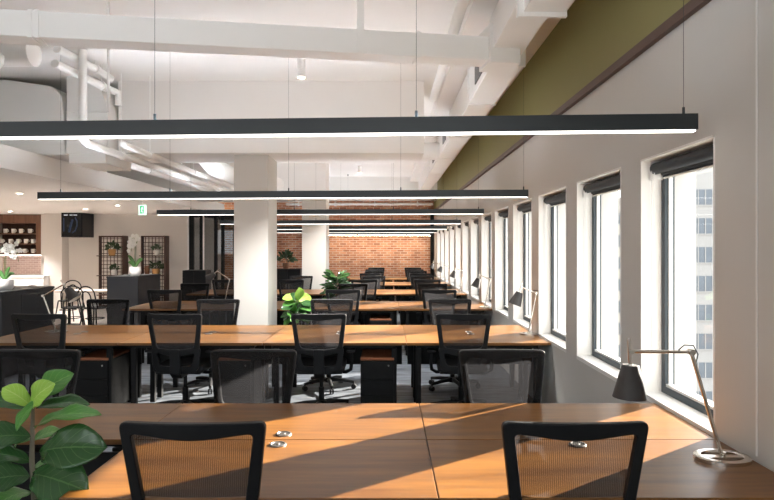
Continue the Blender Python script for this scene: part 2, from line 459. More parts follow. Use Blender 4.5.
# ------------------------------------------------------------------ desks
ROWC = [2.94, 6.62, 9.93, 12.9, 15.9, 18.75]
DX = [1.592, .19, -1.21, -2.61, -4.01]
DD = .69
ROWN = ['front', 'second', 'third', 'fourth', 'fifth', 'last']
POSN = ['beside the windows', 'second from the windows', 'third from the windows', 'fourth from the windows']
def make_desk(wd, sgn):
    # origin at floor centre; sgn=-1: sitter at -y, back edge at +y
    t = empty('desk', (0, 0, 0))
    h = DD/2; s = sgn
    m = MB(); m.box(-wd/2+.002, wd/2-.002, -h+.002, h-.002, .704, .73); m.build('tabletop', M['desk'], t, bevel=.003)
    fr = MB()
    fr.box(-wd/2+.12, wd/2-.12, -h+.10, -h+.14, .664, .704); fr.box(-wd/2+.12, wd/2-.12, h-.14, h-.10, .664, .704)
    fr.box(-wd/2+.10, -wd/2+.14, -h+.10, h-.10, .664, .704); fr.box(wd/2-.14, wd/2-.10, -h+.10, h-.10, .664, .704)
    fr.build('frame', M['black_metal'], t)
    for x in (-1, 1):
        for y in (-1, 1):
            cx = x*(wd/2-.12); cy = y*(h-.10)
            l = MB(); l.box(cx-.025, cx+.025, cy-.025, cy+.025, .012, .664); l.build('leg', M['black_metal'], t, bevel=.003)
    by = -s*0 + (h-.08)*(-s)
    mo = MB(); mo.box(-wd/2+.03, wd/2-.03, (h-.03)*-s-.008, (h-.03)*-s+.008, .40, .66); mo.build('modesty_panel', M['black_metal'], t)
    gm = MB(); gm.lathe([(.040, 0), (.040, .004), (.036, .007), (.030, .007), (.028, .004), (.010, .004), (.008, .006), (0, .006)], 22, (0, by, .73))
    gm.build('cable_grommet', M['grommet'], t, smooth=True)
    return t
desk_cache = {}
def place_desk(row, u, side):
    wd = DX[u]-DX[u+1]
    key = (round(wd, 3), side)
    if key in desk_cache: t = copy_tree(desk_cache[key])
    else: t = make_desk(wd, side); desk_cache[key] = t
    t.location = ((DX[u]+DX[u+1])/2, ROWC[row]+side*DD/2, 0)
    tag(t, 'brown wooden desk on the %s side of the %s desk row, %s' % ('near' if side < 0 else 'far', ROWN[row], POSN[u]), 'desk', 'brown desks in rows')
units = [(2, 3), (4, 4), (4, 4), (4, 4), (2, 2), (2, 2)]
for r, (nn, nf) in enumerate(units):
    for u in range(nn): place_desk(r, u, -1)
    for u in range(nf): place_desk(r, u, 1)

# pedestals
def make_pedestal():
    t = empty('drawer_pedestal', (0, 0, 0))
    MB().box(-.165, .165, -.26, .26, .04, .545).build('body', M['black_metal'], t, bevel=.006)
    MB().box(-.165, .165, -.26, .26, .546, .575).build('top_pad', M['ped_top'], t, bevel=.008)
    for k, (a, b_) in enumerate(((.05, .20), (.205, .36), (.365, .535))):
        dr = MB().box(-.16, .16, -.272, -.261, a, b_).build('drawer', M['black_metal'], t, bevel=.002)
        if k == 2: MB().tube([(.11, -.272, .50), (.11, -.28, .50)], .009, 10).build('lock', M['steel'], dr)
    for x in (-1, 1):
        for y in (-1, 1):
            MB().tube([(x*.12-.008, y*.2, .022), (x*.12+.008, y*.2, .022)], .021, 12).build('castor', M['black'], t, smooth=True)
    return t
ped0 = None
PEDS = [(1, 1), (1, 2), (1, 3), (2, 1), (3, 1), (4, 1), (5, 1)]
for i, (r, u) in enumerate(PEDS):
    if ped0 is None: ped0 = make_pedestal(); t = ped0
    else: t = copy_tree(ped0)
    t.location = (DX[u]-.285, ROWC[r]-DD+.33, 0)
    tag(t, 'black drawer pedestal with tan top under the %s desk row, %s desk' % (ROWN[r], POSN[u].replace('the windows', 'windows')), 'drawer unit', 'drawer pedestals')

# ------------------------------------------------------------------ office chair
def rounded(corners, n=5, mids=None):
    # corners: list of (u,v,r); returns loop
    out = []; k = len(corners)
    for i, (u, v, r) in enumerate(corners):
        p = Vector((u, v)); a = Vector(corners[i-1][:2]); b_ = Vector(corners[(i+1) % k][:2])
        d1 = (a-p).normalized(); d2 = (b_-p).normalized()
        s = p+d1*r; e = p+d2*r
        for j in range(n):
            t = j/(n-1)
            q = (1-t)**2*s+2*t*(1-t)*p+t*t*e
            out.append((q.x, q.y))
        if mids and i in mids:
            m, sag = mids[i]
            nx = b_ - p; st = Vector(out[-1]); en = b_ - d2*0
            en = b_ + (p-b_).normalized()*corners[(i+1) % k][2]
            for j in range(1, m+1):
                t = j/(m+1); q = st.lerp(en, t)
                out.append((q.x, q.y + sag*math.sin(PI*t)**1.5))
    return out

def back_map(off):
    # (u, z) -> 3-D on the curved, reclined back; off = thickness offset (towards -y = outer side)
    def f(u, z):
        lean = -.235 - (z-.58)*.14
        return (u, lean + .42*u*u - off, z)
    return f

def make_chair():
    t = empty('office_chair', (0, 0, 0))
    ZT_, ZM = 1.022, .665
    outer = rounded([(-.222, ZM-.02, .05), (.222, ZM-.02, .05), (.268, ZT_, .032), (-.268, ZT_, .032)], 6, {2: (7, .0), 0: (5, 0)})
    inner = rounded([(-.182, ZM+.02, .05), (.182, ZM+.02, .05), (.222, ZT_-.045, .02), (-.222, ZT_-.045, .02)], 6, {2: (7, -.019), 0: (5, -.012)})
    fr = MB(); fr.loopring(outer, inner, back_map(-.016), back_map(.016)); fr.build('back_frame', M['black'], t, smooth=True, bevel=.005)
    ms = MB(); nu, nv = 12, 8; f = back_map(-.021); vs = []
    for j in range(nv+1):
        v = j/nv; hw = .218+(.258-.218)*v
        for i in range(nu+1):
            u = -1+2*i/nu
            z0 = ZM-.012; z1 = ZT_-.010
            vs.append(f(u*hw, z0+(z1-z0)*v))
    fs = [(j*(nu+1)+i, j*(nu+1)+i+1, (j+1)*(nu+1)+i+1, (j+1)*(nu+1)+i) for j in range(nv) for i in range(nu)]
    ms.add(vs, fs); ms.build('back_mesh', M['netting'], t, smooth=True)
    # lumbar frame
    lo = rounded([(-.210, .455, .06), (.210, .455, .06), (.238, .685, .02), (-.238, .685, .02)], 6, {2: (5, -.02), 0: (5, -.02)})
    li = rounded([(-.155, .515, .03), (.155, .515, .03), (.185, .640, .02), (-.185, .640, .02)], 6, {2: (5, -.03), 0: (5, -.01)})
    lf = MB(); lf.loopring(lo, li, back_map(-.014), back_map(.020)); lf.build('lumbar_frame', M['black'], t, smooth=True, bevel=.004)
    sp = MB(); pr = []
    g = back_map(.016)
    yb = g(0, .67)[1]
    sp.prism([(yb-.012, .68), (yb+.02, .68), (g(0, .5)[1]+.03, .48), (-.17, .43), (.0, .425), (0, .39), (-.20, .39), (g(0, .5)[1]-.02, .44)], -.05, .05, 'x')
    sp.build('spine', M['black'], t, bevel=.008)
    se = MB(); se.box(-.245, .245, -.20, .27, .445, .515); se.build('seat', M['seat'], t, smooth=True, bevel=.03, seg=3)
    pn = MB(); pn.box(-.22, .22, -.18, .24, .425, .447); pn.build('seat_pan', M['black'], t, bevel=.008)
    for s in (-1, 1):
        a = empty  # armrest
        am = MB(); am.tube([(s*.15, .02, .415), (s*.25, .0, .412), (s*.295, -.01, .44), (s*.305, -.02, .52), (s*.30, -.03, .63)], [.018, .018, .018, .018, .02], 8)
        ao = am.build('armrest', M['black'], t, smooth=True)
        pm = MB(); pm.box(s*.30-.04, s*.30+.04, -.16, .09, .63, .655); pm.build('arm_pad', M['black'], ao, bevel=.01)
    MB().tube([(0, .02, .11), (0, .02, .26), (0, .02, .261), (0, .02, .42)], [.028, .028, .018, .018], 12).build('gas_lift', M['black_metal'], t, smooth=True)
    b_ = MB(); b_.lathe([(.045, .075), (.05, .085), (.045, .13), (.03, .135)], 16, (0, .02, 0)); base = b_.build('base_hub', M['black'], t, smooth=True)
    for k in range(5):
        a = PI/2+.25+2*PI*k/5
        c, s = math.cos(a), math.sin(a)
        MB().tube([(c*.03, .02+s*.03, .105), (c*.17, .02+s*.17, .098), (c*.305, .02+s*.305, .078)], [.026, .021, .016], 8).build('base_leg', M['black'], base, smooth=True)
        cs = MB()
        for q in (-1, 1):
            ox, oy = -s*q*.014, c*q*.014
            cs.tube([(c*.30+ox-(-s)*q*.008, .02+s*.30+oy-c*q*.008, .03), (c*.30+ox+(-s)*q*.008, .02+s*.30+oy+c*q*.008, .03)], .029, 12)
        cs.tube([(c*.30, .02+s*.30, .05), (c*.30, .02+s*.30, .078)], .01, 6)
        cs.build('castor', M['black'], base, smooth=True)
    return t
chair0 = make_chair(); first = True
# (row, side, x, y of the back's top, label position)
CH = [
 (0, -1, -.705, 2.20, 'left of the pair'), (0, -1, .682, 2.20, 'right of the pair'),
 (0, 1, -2.15, 3.79, 'leftmost, behind the leafy plant'), (0, 1, -.82, 3.79, 'second from windows'), (0, 1, .706, 3.79, 'nearest the windows'),
 (1, -1, -3.32, 5.82, 'leftmost'), (1, -1, -2.02, 5.82, 'third from windows'), (1, -1, -.656, 5.82, 'second from windows'), (1, -1, .742, 5.82, 'nearest the windows'),
 (1, 1, -3.41, 7.52, 'leftmost'), (1, 1, -2.07, 7.52, 'third from windows'), (1, 1, -.686, 7.52, 'second from windows'), (1, 1, .77, 7.52, 'nearest the windows'),
 (2, -1, -3.34, 9.2, 'left of the white columns'), (2, -1, -.66, 9.2, 'second from windows'), (2, -1, .797, 9.2, 'nearest the windows'),
 (2, 1, -3.42, 10.9, 'left of the white columns'), (2, 1, -.60, 10.8, 'second from windows'), (2, 1, .81, 10.8, 'nearest the windows'),
 (3, -1, -3.20, 12.12, 'left of the white columns'), (3, -1, -1.90, 12.12, 'seen between the columns'), (3, -1, -.45, 12.12, 'second from windows'), (3, -1, .79, 12.12, 'nearest the windows'),
 (3, 1, -1.93, 13.8, 'seen between the columns'), (3, 1, -.30, 13.8, 'second from windows'), (3, 1, .81, 13.8, 'nearest the windows'),
 (4, -1, -.40, 15.12, 'second from windows'), (4, -1, .82, 15.12, 'nearest the windows'),
 (4, 1, -.35, 16.8, 'second from windows'), (4, 1, .82, 16.8, 'nearest the windows'),
 (5, -1, -.36, 17.97, 'second from windows'), (5, -1, .82, 17.97, 'nearest the windows'),
 (5, 1, -.33, 19.65, 'second from windows'), (5, 1, .82, 19.65, 'nearest the windows'),
]
for (r, s, x, y, pos) in CH:
    t = chair0 if first else copy_tree(chair0); first = False
    jit = random.uniform(-.05, .05) if r > 0 else 0
    # back top sits .29 behind the chair origin
    t.location = (x, y+.29 if s < 0 else y-.29, 0)
    t.rotation_euler = (0, 0, (0 if s < 0 else PI)+jit)
    tag(t, 'black mesh office chair on %s side of %s desk row, %s' % ('near' if s < 0 else 'far', ROWN[r], pos), 'office chair', 'mesh office chairs along the desk rows')
for (x, y, rz) in ():
    pass

# ------------------------------------------------------------------ linear pendant lights
def led_bar(x0, x1, yr, zb, wires, label, ang=math.radians(3.2), mat='led', h=.090, wd=.05):
    # yr: depth at the right end; the bar swings away to the left
    L = x1-x0
    t = empty('linear_pendant_light', (x1, yr, zb), -ang)
    hs_ = MB(); q = .004
    if mat == 'led':      # open trough, added to hide the strip that lights the ceiling
        hs_.prism([(-wd/2, .0125), (wd/2, .0125), (wd/2, h), (wd/2-q, h), (wd/2-q, .072), (-wd/2+q, .072), (-wd/2+q, h), (-wd/2, h)], -L, 0, 'x')
        hs_.box(-L, -L+.003, -wd/2, wd/2, .07, h); hs_.box(-.003, 0, -wd/2, wd/2, .07, h)
    else: hs_.box(-L, 0, -wd/2, wd/2, .0125, h)
    hs_.build('housing', M['bar'], t)
    MB().box(-L+.01, -.01, -wd/2+.004, wd/2-.004, .004, .0115).build('diffuser', M[mat], t)
    if mat == 'led': MB().box(-L+.02, -1.0, -.020, .020, .0725, .0765).build('added_fill_strip', M['ceiling_fill'], t)  # added strip, unseen from below, throws extra light on the slab
    for wx in wires:
        m = MB(); m.tube([(wx-x1, 0, h+.03), (wx-x1, 0, ZC-zb)], .0012, 5); m.tube([(wx-x1, 0, .074), (wx-x1, 0, h+.035)], .007, 8)
        m.tube([(wx-x1, 0, ZC-zb-.03), (wx-x1, 0, ZC-zb)], .02, 10)
        m.build('suspension_wire', M['bar'], t)
    tag(t, label, 'pendant light', 'linear pendant lights')
led_bar(-3.6, 1.515, 3.0, 2.215, (1.455, .145, -1.2), 'nearest and lowest-hung long black linear pendant light, crossing whole picture')
led_bar(-3.98, 1.537, 6.67, 2.195, (1.49, .15, -1.1, -2.45, -3.72), 'second long black linear pendant light from the front, over second desk row')
led_bar(-3.76, 1.537, 9.7, 2.18, (1.45, .1, -1.5, -3.2), 'third long black linear pendant light from the front, over third desk row')
led_bar(-3.55, 1.536, 12.7, 2.145, (1.45, .1, -1.5), 'fourth long black linear pendant light from the front, over fourth desk row')
led_bar(-3.5, 1.54, 15.7, 2.125, (1.45, -1.2), 'fifth long black linear pendant light from the front, over fifth desk row')
led_bar(-3.5, 1.52, 18.6, 2.11, (1.4, -1.2), 'sixth long black linear pendant light, second from the brick wall')
led_bar(-1.95, 1.45, 20.3, 2.06, (1.4, -1.2), 'seventh long pendant light, hung against the brick wall, lighting it', 0, 'wash')

# ------------------------------------------------------------------ desk lamps
def make_lamp(loc, joint, armend, rz=0, shade_tilt=0, label='', sc=1.0, hs=.14, ro=.118):
    t = empty('desk_lamp', loc, rz)
    b_ = MB()
    n = 36; ri = ro*.72
    prof = [(ri, 0), (ro, 0), (ro, .016), (ro-.004, .019), (ri+.003, .019), (ri, .016)]
    vs = []; fs = []
    for (r, z) in prof:
        for j in range(n): vs.append((r*math.cos(2*PI*j/n), .8*r*math.sin(2*PI*j/n), z))
    k = len(prof)
    for i in range(k):
        for j in range(n): fs.append((i*n+j, i*n+(j+1) % n, ((i+1) % k)*n+(j+1) % n, ((i+1) % k)*n+j))
    b_.add(vs, fs)
    b_.box(-ri-.01, ri+.01, -.018, .018, .004, .016)
    b_.build('base', M['steel'], t, smooth=True)
    J = Vector(joint); A = Vector(armend)
    p = MB(); p.tube([(0, 0, .012), J], .0085, 10); p.tube([(0, 0, .012), (0, 0, .03)], .014, 12); p.build('pole', M['steel'], t, smooth=True)
    a = MB(); a.tube([J, A], .0075, 8); a.tube([J+Vector((0, -.016, 0)), J+Vector((0, .016, 0))], .014, 12)
    a.build('arm', M['steel'], t, smooth=True)
    cb = MB(); cb.tube([J+Vector((-.06, 0, .004)), J+Vector((-.03, 0, .03)), J+Vector((.01, 0, .028)), J+Vector((.03, 0, -.01)), J+Vector((.02, 0, -.05))], .0028, 6)
    cb.build('cable', M['black'], t, smooth=True)
    h = empty; ca, sa = math.cos(shade_tilt), math.sin(shade_tilt)
    def T(x, y, z): return (A.x + x*ca+z*sa, A.y+y, A.z - x*sa + z*ca)
    st = MB(); st.tube([T(-.012, 0, .055), T(0, 0, -.065)], .0085, 8); st.tube([T(0, -.012, 0), T(0, .012, 0)], .011, 10)
    st.build('shade_stem', M['steel'], t, smooth=True)
    sh = MB(); nn = 28
    pr = [(0, -.058), (.034, -.058), (.036, -.060), (.070, -.060-hs)]
    vs = []; fs = []
    for (r, z) in pr:
        for j in range(nn): vs.append(T(r*math.cos(2*PI*j/nn), r*math.sin(2*PI*j/nn), z))
    for i in range(len(pr)-1):
        for j in range(nn): fs.append((i*nn+j, i*nn+(j+1) % nn, (i+1)*nn+(j+1) % nn, (i+1)*nn+j))
    sh.add(vs, fs); so_ = sh.build('lamp_shade', M['shade'], t, smooth=True)
    li = MB(); vs = []; fs = []
    for (r, z) in ((.033, -.062), (.0685, -.060-hs)):
        for j in range(nn): vs.append(T(r*math.cos(2*PI*j/nn), r*math.sin(2*PI*j/nn), z))
    for j in range(nn): fs.append((j, (j+1) % nn, nn+(j+1) % nn, nn+j))
    li.add(vs, fs); li.build('shade_lining', M['shade_in'], so_, smooth=True)
    bu = MB(); c = T(0, 0, -.10); bu.lathe([(0, -.03), (.02, -.022), (.026, 0), (.02, .02), (.012, .035), (.012, .045)], 14, c)
    bu.build('bulb', M['white_cer'], so_, smooth=True)
    tag(t, label, 'desk lamp', 'desk lamps'); t.scale = (sc, sc, sc)
    return t
make_lamp((1.457, 2.66, .73), (-.135, 0, .468), (-.40, -.01, .472), 0, .04, 'nickel desk lamp with dark shade beside the nearest window, front desk row')
l2 = make_lamp((1.50, 6.50, .73), (.088, 0, .44), (-.075, -.02, .505), .0, .38, 'nickel desk lamp with dark shade on window end of second desk row', 1.0, ro=.09)
for (x, y, rz, nm) in ((1.50, 9.40, .0, 'third'), (1.48, 12.5, .0, 'fourth'), (1.47, 15.5, 0, 'fifth'), (1.47, 18.4, 0, 'last')):
    c = copy_tree(l2); c.location = (x, y, .73); c.rotation_euler = (0, 0, rz)
    tag(c, 'nickel desk lamp with dark shade on window end of %s desk row' % nm)
make_lamp((-3.60, 6.66, .73), (-.14, 0, .40), (.10, -.02, .53), 0, -.6, 'nickel desk lamp on second desk row, far left beside cafe counter')
make_lamp((-2.78, 10.5, .73), (.08, 0, .38), (-.12, -.04, .52), 0, .9, 'nickel desk lamp on third desk row, left of the near column')

# ------------------------------------------------------------------ ceiling services
def duct(name, mb, label, cat='duct', mat='duct', bevel=.01, smooth=False, group=None):
    o = mb.build(name, M[mat], None, bevel=bevel, smooth=smooth); tag(o, label, cat, group); return o
# oblique white cross duct
ang = math.atan2(.63, 3.9)
R4 = Matrix.Translation((-3.0, 4.74, 0)) @ Matrix.Rotation(ang, 4, 'Z')
xd = empty('ventilation_duct', (-3.0, 4.74, 3.3), ang)
m = MB(); m.box(-3.0, 4.05, 0, .22, 0, .205); m.build('duct_body', M['duct'], xd, bevel=.006)
for x in (.20, .25, 3.30):
    MB().box(x, x+.03, -.008, .228, -.008, .213).build('flange', M['duct'], xd)
MB().box(3.94, 4.22, -.04, .27, -.03, .31).build('end_box', M['duct'], xd, bevel=.006)
MB().box(2.78, 2.84, -.02, -.008, -.0, .6).build('hanger_strap', M['duct'], xd)
tag(xd, 'long square white duct crossing under the ceiling at a slant, nearest overhead', 'duct')
# long supply duct by the green wall
ld = empty('ventilation_duct', (1.1, 8, 3.32))
MB().box(-.15, .15, -2.4, 10.5, 0, .40).build('duct_body', M['duct'], ld, bevel=.006)
MB().box(-.12, .18, -8, -3.6, .02, .40).build('duct_body', M['duct'], ld, bevel=.006)
MB().box(-.17, .12, -3.6, -2.4, .08, .40).build('duct_body', M['duct'], ld, bevel=.006)
for y in (-3.62, -2.42, -.9, 1.2, 3.4, 5.6):
    MB().box(-.165, .165 if y > -3 else .19, y, y+.04, -.012, .41).build('flange', M['duct'], ld)
for y in (-1.9, 1.9, 4.2):
    MB().box(-.162, -.15, y, y+.45, .08, .26).build('grille', M['bar'], ld)
tag(ld, 'long white rectangular duct running along the olive wall band', 'duct')
# branch with elbow near the far end of that duct
eb = MB(); eb.tube([(.95, 11.2, 3.42), (.55, 11.2, 3.42), (.38, 11.2, 3.5), (.32, 11.2, 3.7), (.32, 11.2, ZC)], .16, 16)
duct('duct_branch', eb, 'short round white duct elbow joining the long duct by olive wall', smooth=True, bevel=0)
pp = MB(); pp.tube([(.62, 3.5, 3.66), (.62, 8.2, 3.66)], .05, 12)
duct('ceiling_pipe', pp, 'white pipe running beside the long duct under the slab', 'pipe', smooth=True, bevel=0)
# big rounded plenum and the boxed riser beside it, upper left
pl = [(-7.5, 2.875), (-4.21, 2.875), (-4.235, 3.3), (-4.25, 3.5), (-4.28, 3.65), (-4.34, 3.73), (-4.42, 3.78), (-5.0, 3.86), (-7.5, 3.89)]
duct('duct_plenum', MB().prism(pl, 8.02, 9.2, 'y'), 'big pale duct plenum with rounded shoulder above the cafe ceiling', bevel=.02)
bx = MB(); bx.prism([(-4.19, 2.88), (-3.66, 2.88), (-3.64, 3.3), (-3.67, 3.55), (-3.76, 3.76), (-3.86, 3.9), (-4.19, 3.9)], 8.0, 8.8, 'y')
bx.box(-4.16, -3.68, 8.0, 8.8, 2.755, 2.88); bx.box(-4.2, -3.63, 7.985, 8.0, 3.42, 3.435)
duct('duct_riser', bx, 'flat white boxed duct hanging beside the white pipes, upper left')
rd = MB(); rd.tube([(-5.2, 6.1, 3.60), (-3.52, 6.1, 3.60)], .14, 20); rd.tube([(-3.84, 6.0, 3.60), (-3.95, 6.0, 3.45), (-4.15, 6.0, 3.2), (-4.4, 6.0, 2.95)], .13, 16)
duct('round_duct', rd, 'round white duct stub with elbow at the upper left corner', smooth=True, bevel=0)
# pipes running away from the viewer, with drop
def pipe(pts, r, label, clamps=()):
    t = empty('ceiling_pipe', pts[0])
    o0 = Vector(pts[0])
    MB().tube([Vector(p)-o0 for p in pts], r, 12).build('pipe_run', M['duct'], t, smooth=True)
    for c in clamps:
        q = Vector(c)-o0
        m = MB(); m.tube([q-Vector((0, .02, 0)), q+Vector((0, .02, 0))], r+.012, 12); m.tube([q, (q.x, q.y, ZC-o0.z)], .007, 6)
        m.build('pipe_hanger', M['duct'], t, smooth=True)
    tag(t, label, 'pipe', 'white ceiling pipes')
pipe([(-3.43, 6.9, 3.88), (-3.43, 6.9, 2.95), (-3.43, 6.93, 2.87), (-3.43, 7.02, 2.845), (-3.43, 13.9, 2.845)], .045, 'white pipe dropping from the slab then running to the back', [(-3.43, 7.9, 2.845), (-3.43, 10.2, 2.845), (-3.43, 12.5, 2.845)])
pipe([(-3.56, 6.6, 3.80), (-3.50, 7.45, 3.80), (-3.42, 7.6, 3.74)], .045, 'short upper white pipe stub beside the vertical pipe', [(-3.50, 7.35, 3.80)])
pipe([(-3.58, 6.6, 3.64), (-3.50, 7.6, 3.64), (-3.38, 7.7, 3.6), (-3.38, 7.7, 3.45)], .045, 'short lower white pipe stub beside the vertical pipe', [(-3.50, 7.5, 3.64)])
pipe([(-3.1, 7.2, 2.865), (-3.1, 14.1, 2.865)], .04, 'white pipe run under the first beam, right-hand of the pair', [(-3.1, 8.0, 2.865), (-3.1, 9.8, 2.865), (-3.1, 12, 2.865)])
pipe([(-4.1, 9.3, 2.98), (-4.1, 16.5, 2.98)], .06, 'fat white pipe just above the cafe ceiling edge', [(-4.1, 10.5, 2.98)])
pipe([(-3.1, 9.3, 3.6), (-3.0, 9.6, 3.25), (-2.9, 10.3, 3.0), (-2.7, 11.6, 2.92), (-2.2, 12.4, 2.92)], .15, 'thick bent white flexible pipe left of the near column')
fp = empty('ceiling_pipe', (-1.9, 20.05, 3.08))
MB().tube([(-1.4, 0, 0), (3.4, 0, 0)], .04, 12).build('pipe_run', M['duct'], fp, smooth=True)
for x in (-1, .2, 1.5, 2.9):
    m = MB(); m.tube([(x-.03, 0, 0), (x+.03, 0, 0)], .06, 12); m.tube([(x, 0, 0), (x, 0, .12)], .012, 6); m.build('pipe_hanger', M['duct'], fp, smooth=True)
tag(fp, 'white pipe running across the top of the brick wall', 'pipe', 'white ceiling pipes')
hr = MB(); hr.tube([(-2.55, 5.6, 2.9), (-2.55, 5.6, ZC)], .012, 8)
duct('hanger_rod', hr, 'thin white hanger rod beside the vertical pipe, upper left', 'rod', bevel=0)

# downlights (each with its own lamp)
def downlight(x, y, z0, label, energy, surface=True, aim=None, size=95):
    t = empty('downlight', (x, y, z0))
    if surface:
        MB().tube([(0, 0, 0), (0, 0, .24), (0, 0, .241), (0, 0, ZC-z0)], [.048, .048, .012, .012], 18).build('housing', M['duct'], t, smooth=True)
    else:
        MB().lathe([(.05, 0), (.065, .0), (.065, .012), (.05, .012)], 18).build('trim_ring', M['duct'], t, smooth=True)
    MB().lathe([(.0, -.002), (.04, -.002), (.04, .004), (0, .004)], 16).build('lens', M['lamp_on'], t)
    tag(t, label, 'downlight', 'ceiling downlights')
    if energy: spot((x, y, z0-.02), energy*3.6, size, aim=aim)
downlight(-.98, 7.0, 3.60, 'white cylinder downlight on the slab behind the slanted duct', 120)
downlight(-.9, 13.0, ZC-.19, 'white cylinder downlight on the slab beyond the first beam, nearer', 90)
downlight(-.75, 16.8, ZC-.19, 'white cylinder downlight on the slab beyond the first beam, farther', 90)
for i, (x, y, e, ds) in enumerate(((-9.6, 15.6, 40, 'over the cup shelves'), (-7.2, 14.6, 45, 'in front of the monitor'), (-5.9, 13.4, 45, 'above the bistro table'), (-6.3, 10.5, 45, 'above the cafe counter'), (-8.6, 11.6, 45, 'in the cafe, far left'), (-5.4, 7.3, 45, 'added to brighten the big counter orchid'), (-4.95, 11.0, 40, 'added to brighten the smaller counter orchid'))):  # last two are added lamps, there to brighten the orchids
    downlight(x, y, 2.58, 'small recessed white downlight in the cafe ceiling, %s' % ds, e, False)

# exit sign
ex = empty('exit_sign', P(142.5, 210, 12.0))
MB().box(-.075, .075, -.012, .012, -.10, .10).build('panel', M['exit_white'], ex)
m = MB()
m.box(-.045, .03, -.016, -.012, -.07, .08)
m.build('green_panel', M['exit_green'], ex)
m = MB()
m.tube([(.0, -.019, .05), (.0, -.017, .05)], .013, 10)
for a, b_ in (((-.002, .035), (-.008, -.01)), ((-.008, -.01), (.012, -.035)), ((-.008, -.01), (-.022, -.05)), ((-.002, .03), (.02, .012)), ((-.002, .03), (-.024, .014)), ((.012, -.035), (.01, -.06))):
    m.tube([(a[0], -.018, a[1]), (b_[0], -.018, b_[1])], .006, 6)
m.build('running_figure', M['exit_white'], ex)
MB().tube([(0, 0, .10), (0, 0, 2.59-ex.location.z)], .012, 8).build('stem', M['duct'], ex)
tag(ex, 'green and white running-figure exit sign hanging from the cafe ceiling', 'exit sign')
sl = MB(); a = P(148, 207, 13); sl.box(-5.25, -4.53, 15.0, 15.12, 2.575, 2.592); 
o = sl.build('slot_diffuser', M['black_metal']); tag(o, 'thin black slot diffuser in the cafe ceiling behind the exit sign', 'air vent')

# ------------------------------------------------------------------ cafe counters, orchids
def counter(x0, x1, y0, y1, h, label, seams=()):
    t = empty('counter', ((x0+x1)/2, (y0+y1)/2, 0))
    w2, d2 = (x1-x0)/2, (y1-y0)/2
    MB().box(-w2, w2, -d2, d2, .06, h-.03).build('body', M['counter'], t, bevel=.004)
    MB().box(-w2-.01, w2+.01, -d2-.01, d2+.01, h-.03, h).build('worktop', M['counter'], t, bevel=.004)
    MB().box(-w2+.03, w2-.03, -d2+.03, d2-.03, 0, .06).build('plinth', M['black_metal'], t)
    for k in seams:
        MB().box(w2, w2+.004, -d2+k, -d2+k+.38, .1, h-.06).build('panel', M['counter'], t, bevel=.003)
    tag(t, label, 'counter')
counter(-6.6, -4.82, 7.65, 8.85, 1.10, 'big charcoal counter at the far left edge, topped by a white orchid', (.02, .41, .80))
counter(-5.40, -4.80, 11.8, 12.95, 1.10, 'smaller charcoal counter in front of the lattice screens, topped by an orchid', (.02, .40))

def petal_flower(mb, c, r, nrm, seed):
    rnd = random.Random(seed)
    n = Vector(nrm).normalized(); a = Vector((0, 0, 1)); u = (a-n*a.dot(n)).normalized(); v = n.cross(u)
    for k in range(5):
        t = 2*PI*k/5+rnd.uniform(-.1, .1)
        dr = math.cos(t)*u+math.sin(t)*v; sd = -math.sin(t)*u+math.cos(t)*v
        w = .55 if k in (1, 4) else .38
        pts = []
        for (l, ww) in ((.05, .05), (.35, .8), (.7, 1.0), (.95, .55), (1.02, .1)):
            pts.append((l, ww))
        vs = []; 
        for (l, ww) in pts:
            for q in (-1, 0, 1): vs.append(Vector(c)+dr*l*r+sd*q*ww*w*r+n*(.12*r*l*l - (.1*r if q else 0)*0 + .08*r*abs(q)))
        fs = [(i*3+j, i*3+j+1, (i+1)*3+j+1, (i+1)*3+j) for i in range(4) for j in range(2)]
        mb.add(vs, fs)
def strap_leaf(mb, base, tip, w, droop, nrm=(0, -1, .3)):
    b_, t_ = Vector(base), Vector(tip); d_ = t_-b_; n = Vector(nrm).normalized(); sd = d_.cross(n).normalized()
    vs = []; K = 7
    for i in range(K+1):
        s = i/K; ww = w*math.sin(PI*min(1, (.12+.88*s)))**.6*(1 if s < .98 else .15)
        c = b_+d_*s+Vector((0, 0, droop*math.sin(PI*s)))
        for q in (-1, 0, 1): vs.append(c+sd*q*ww+n*(-.25*ww if q == 0 else 0))
    mb.add(vs, [(i*3+j, i*3+j+1, (i+1)*3+j+1, (i+1)*3+j) for i in range(K) for j in range(2)])
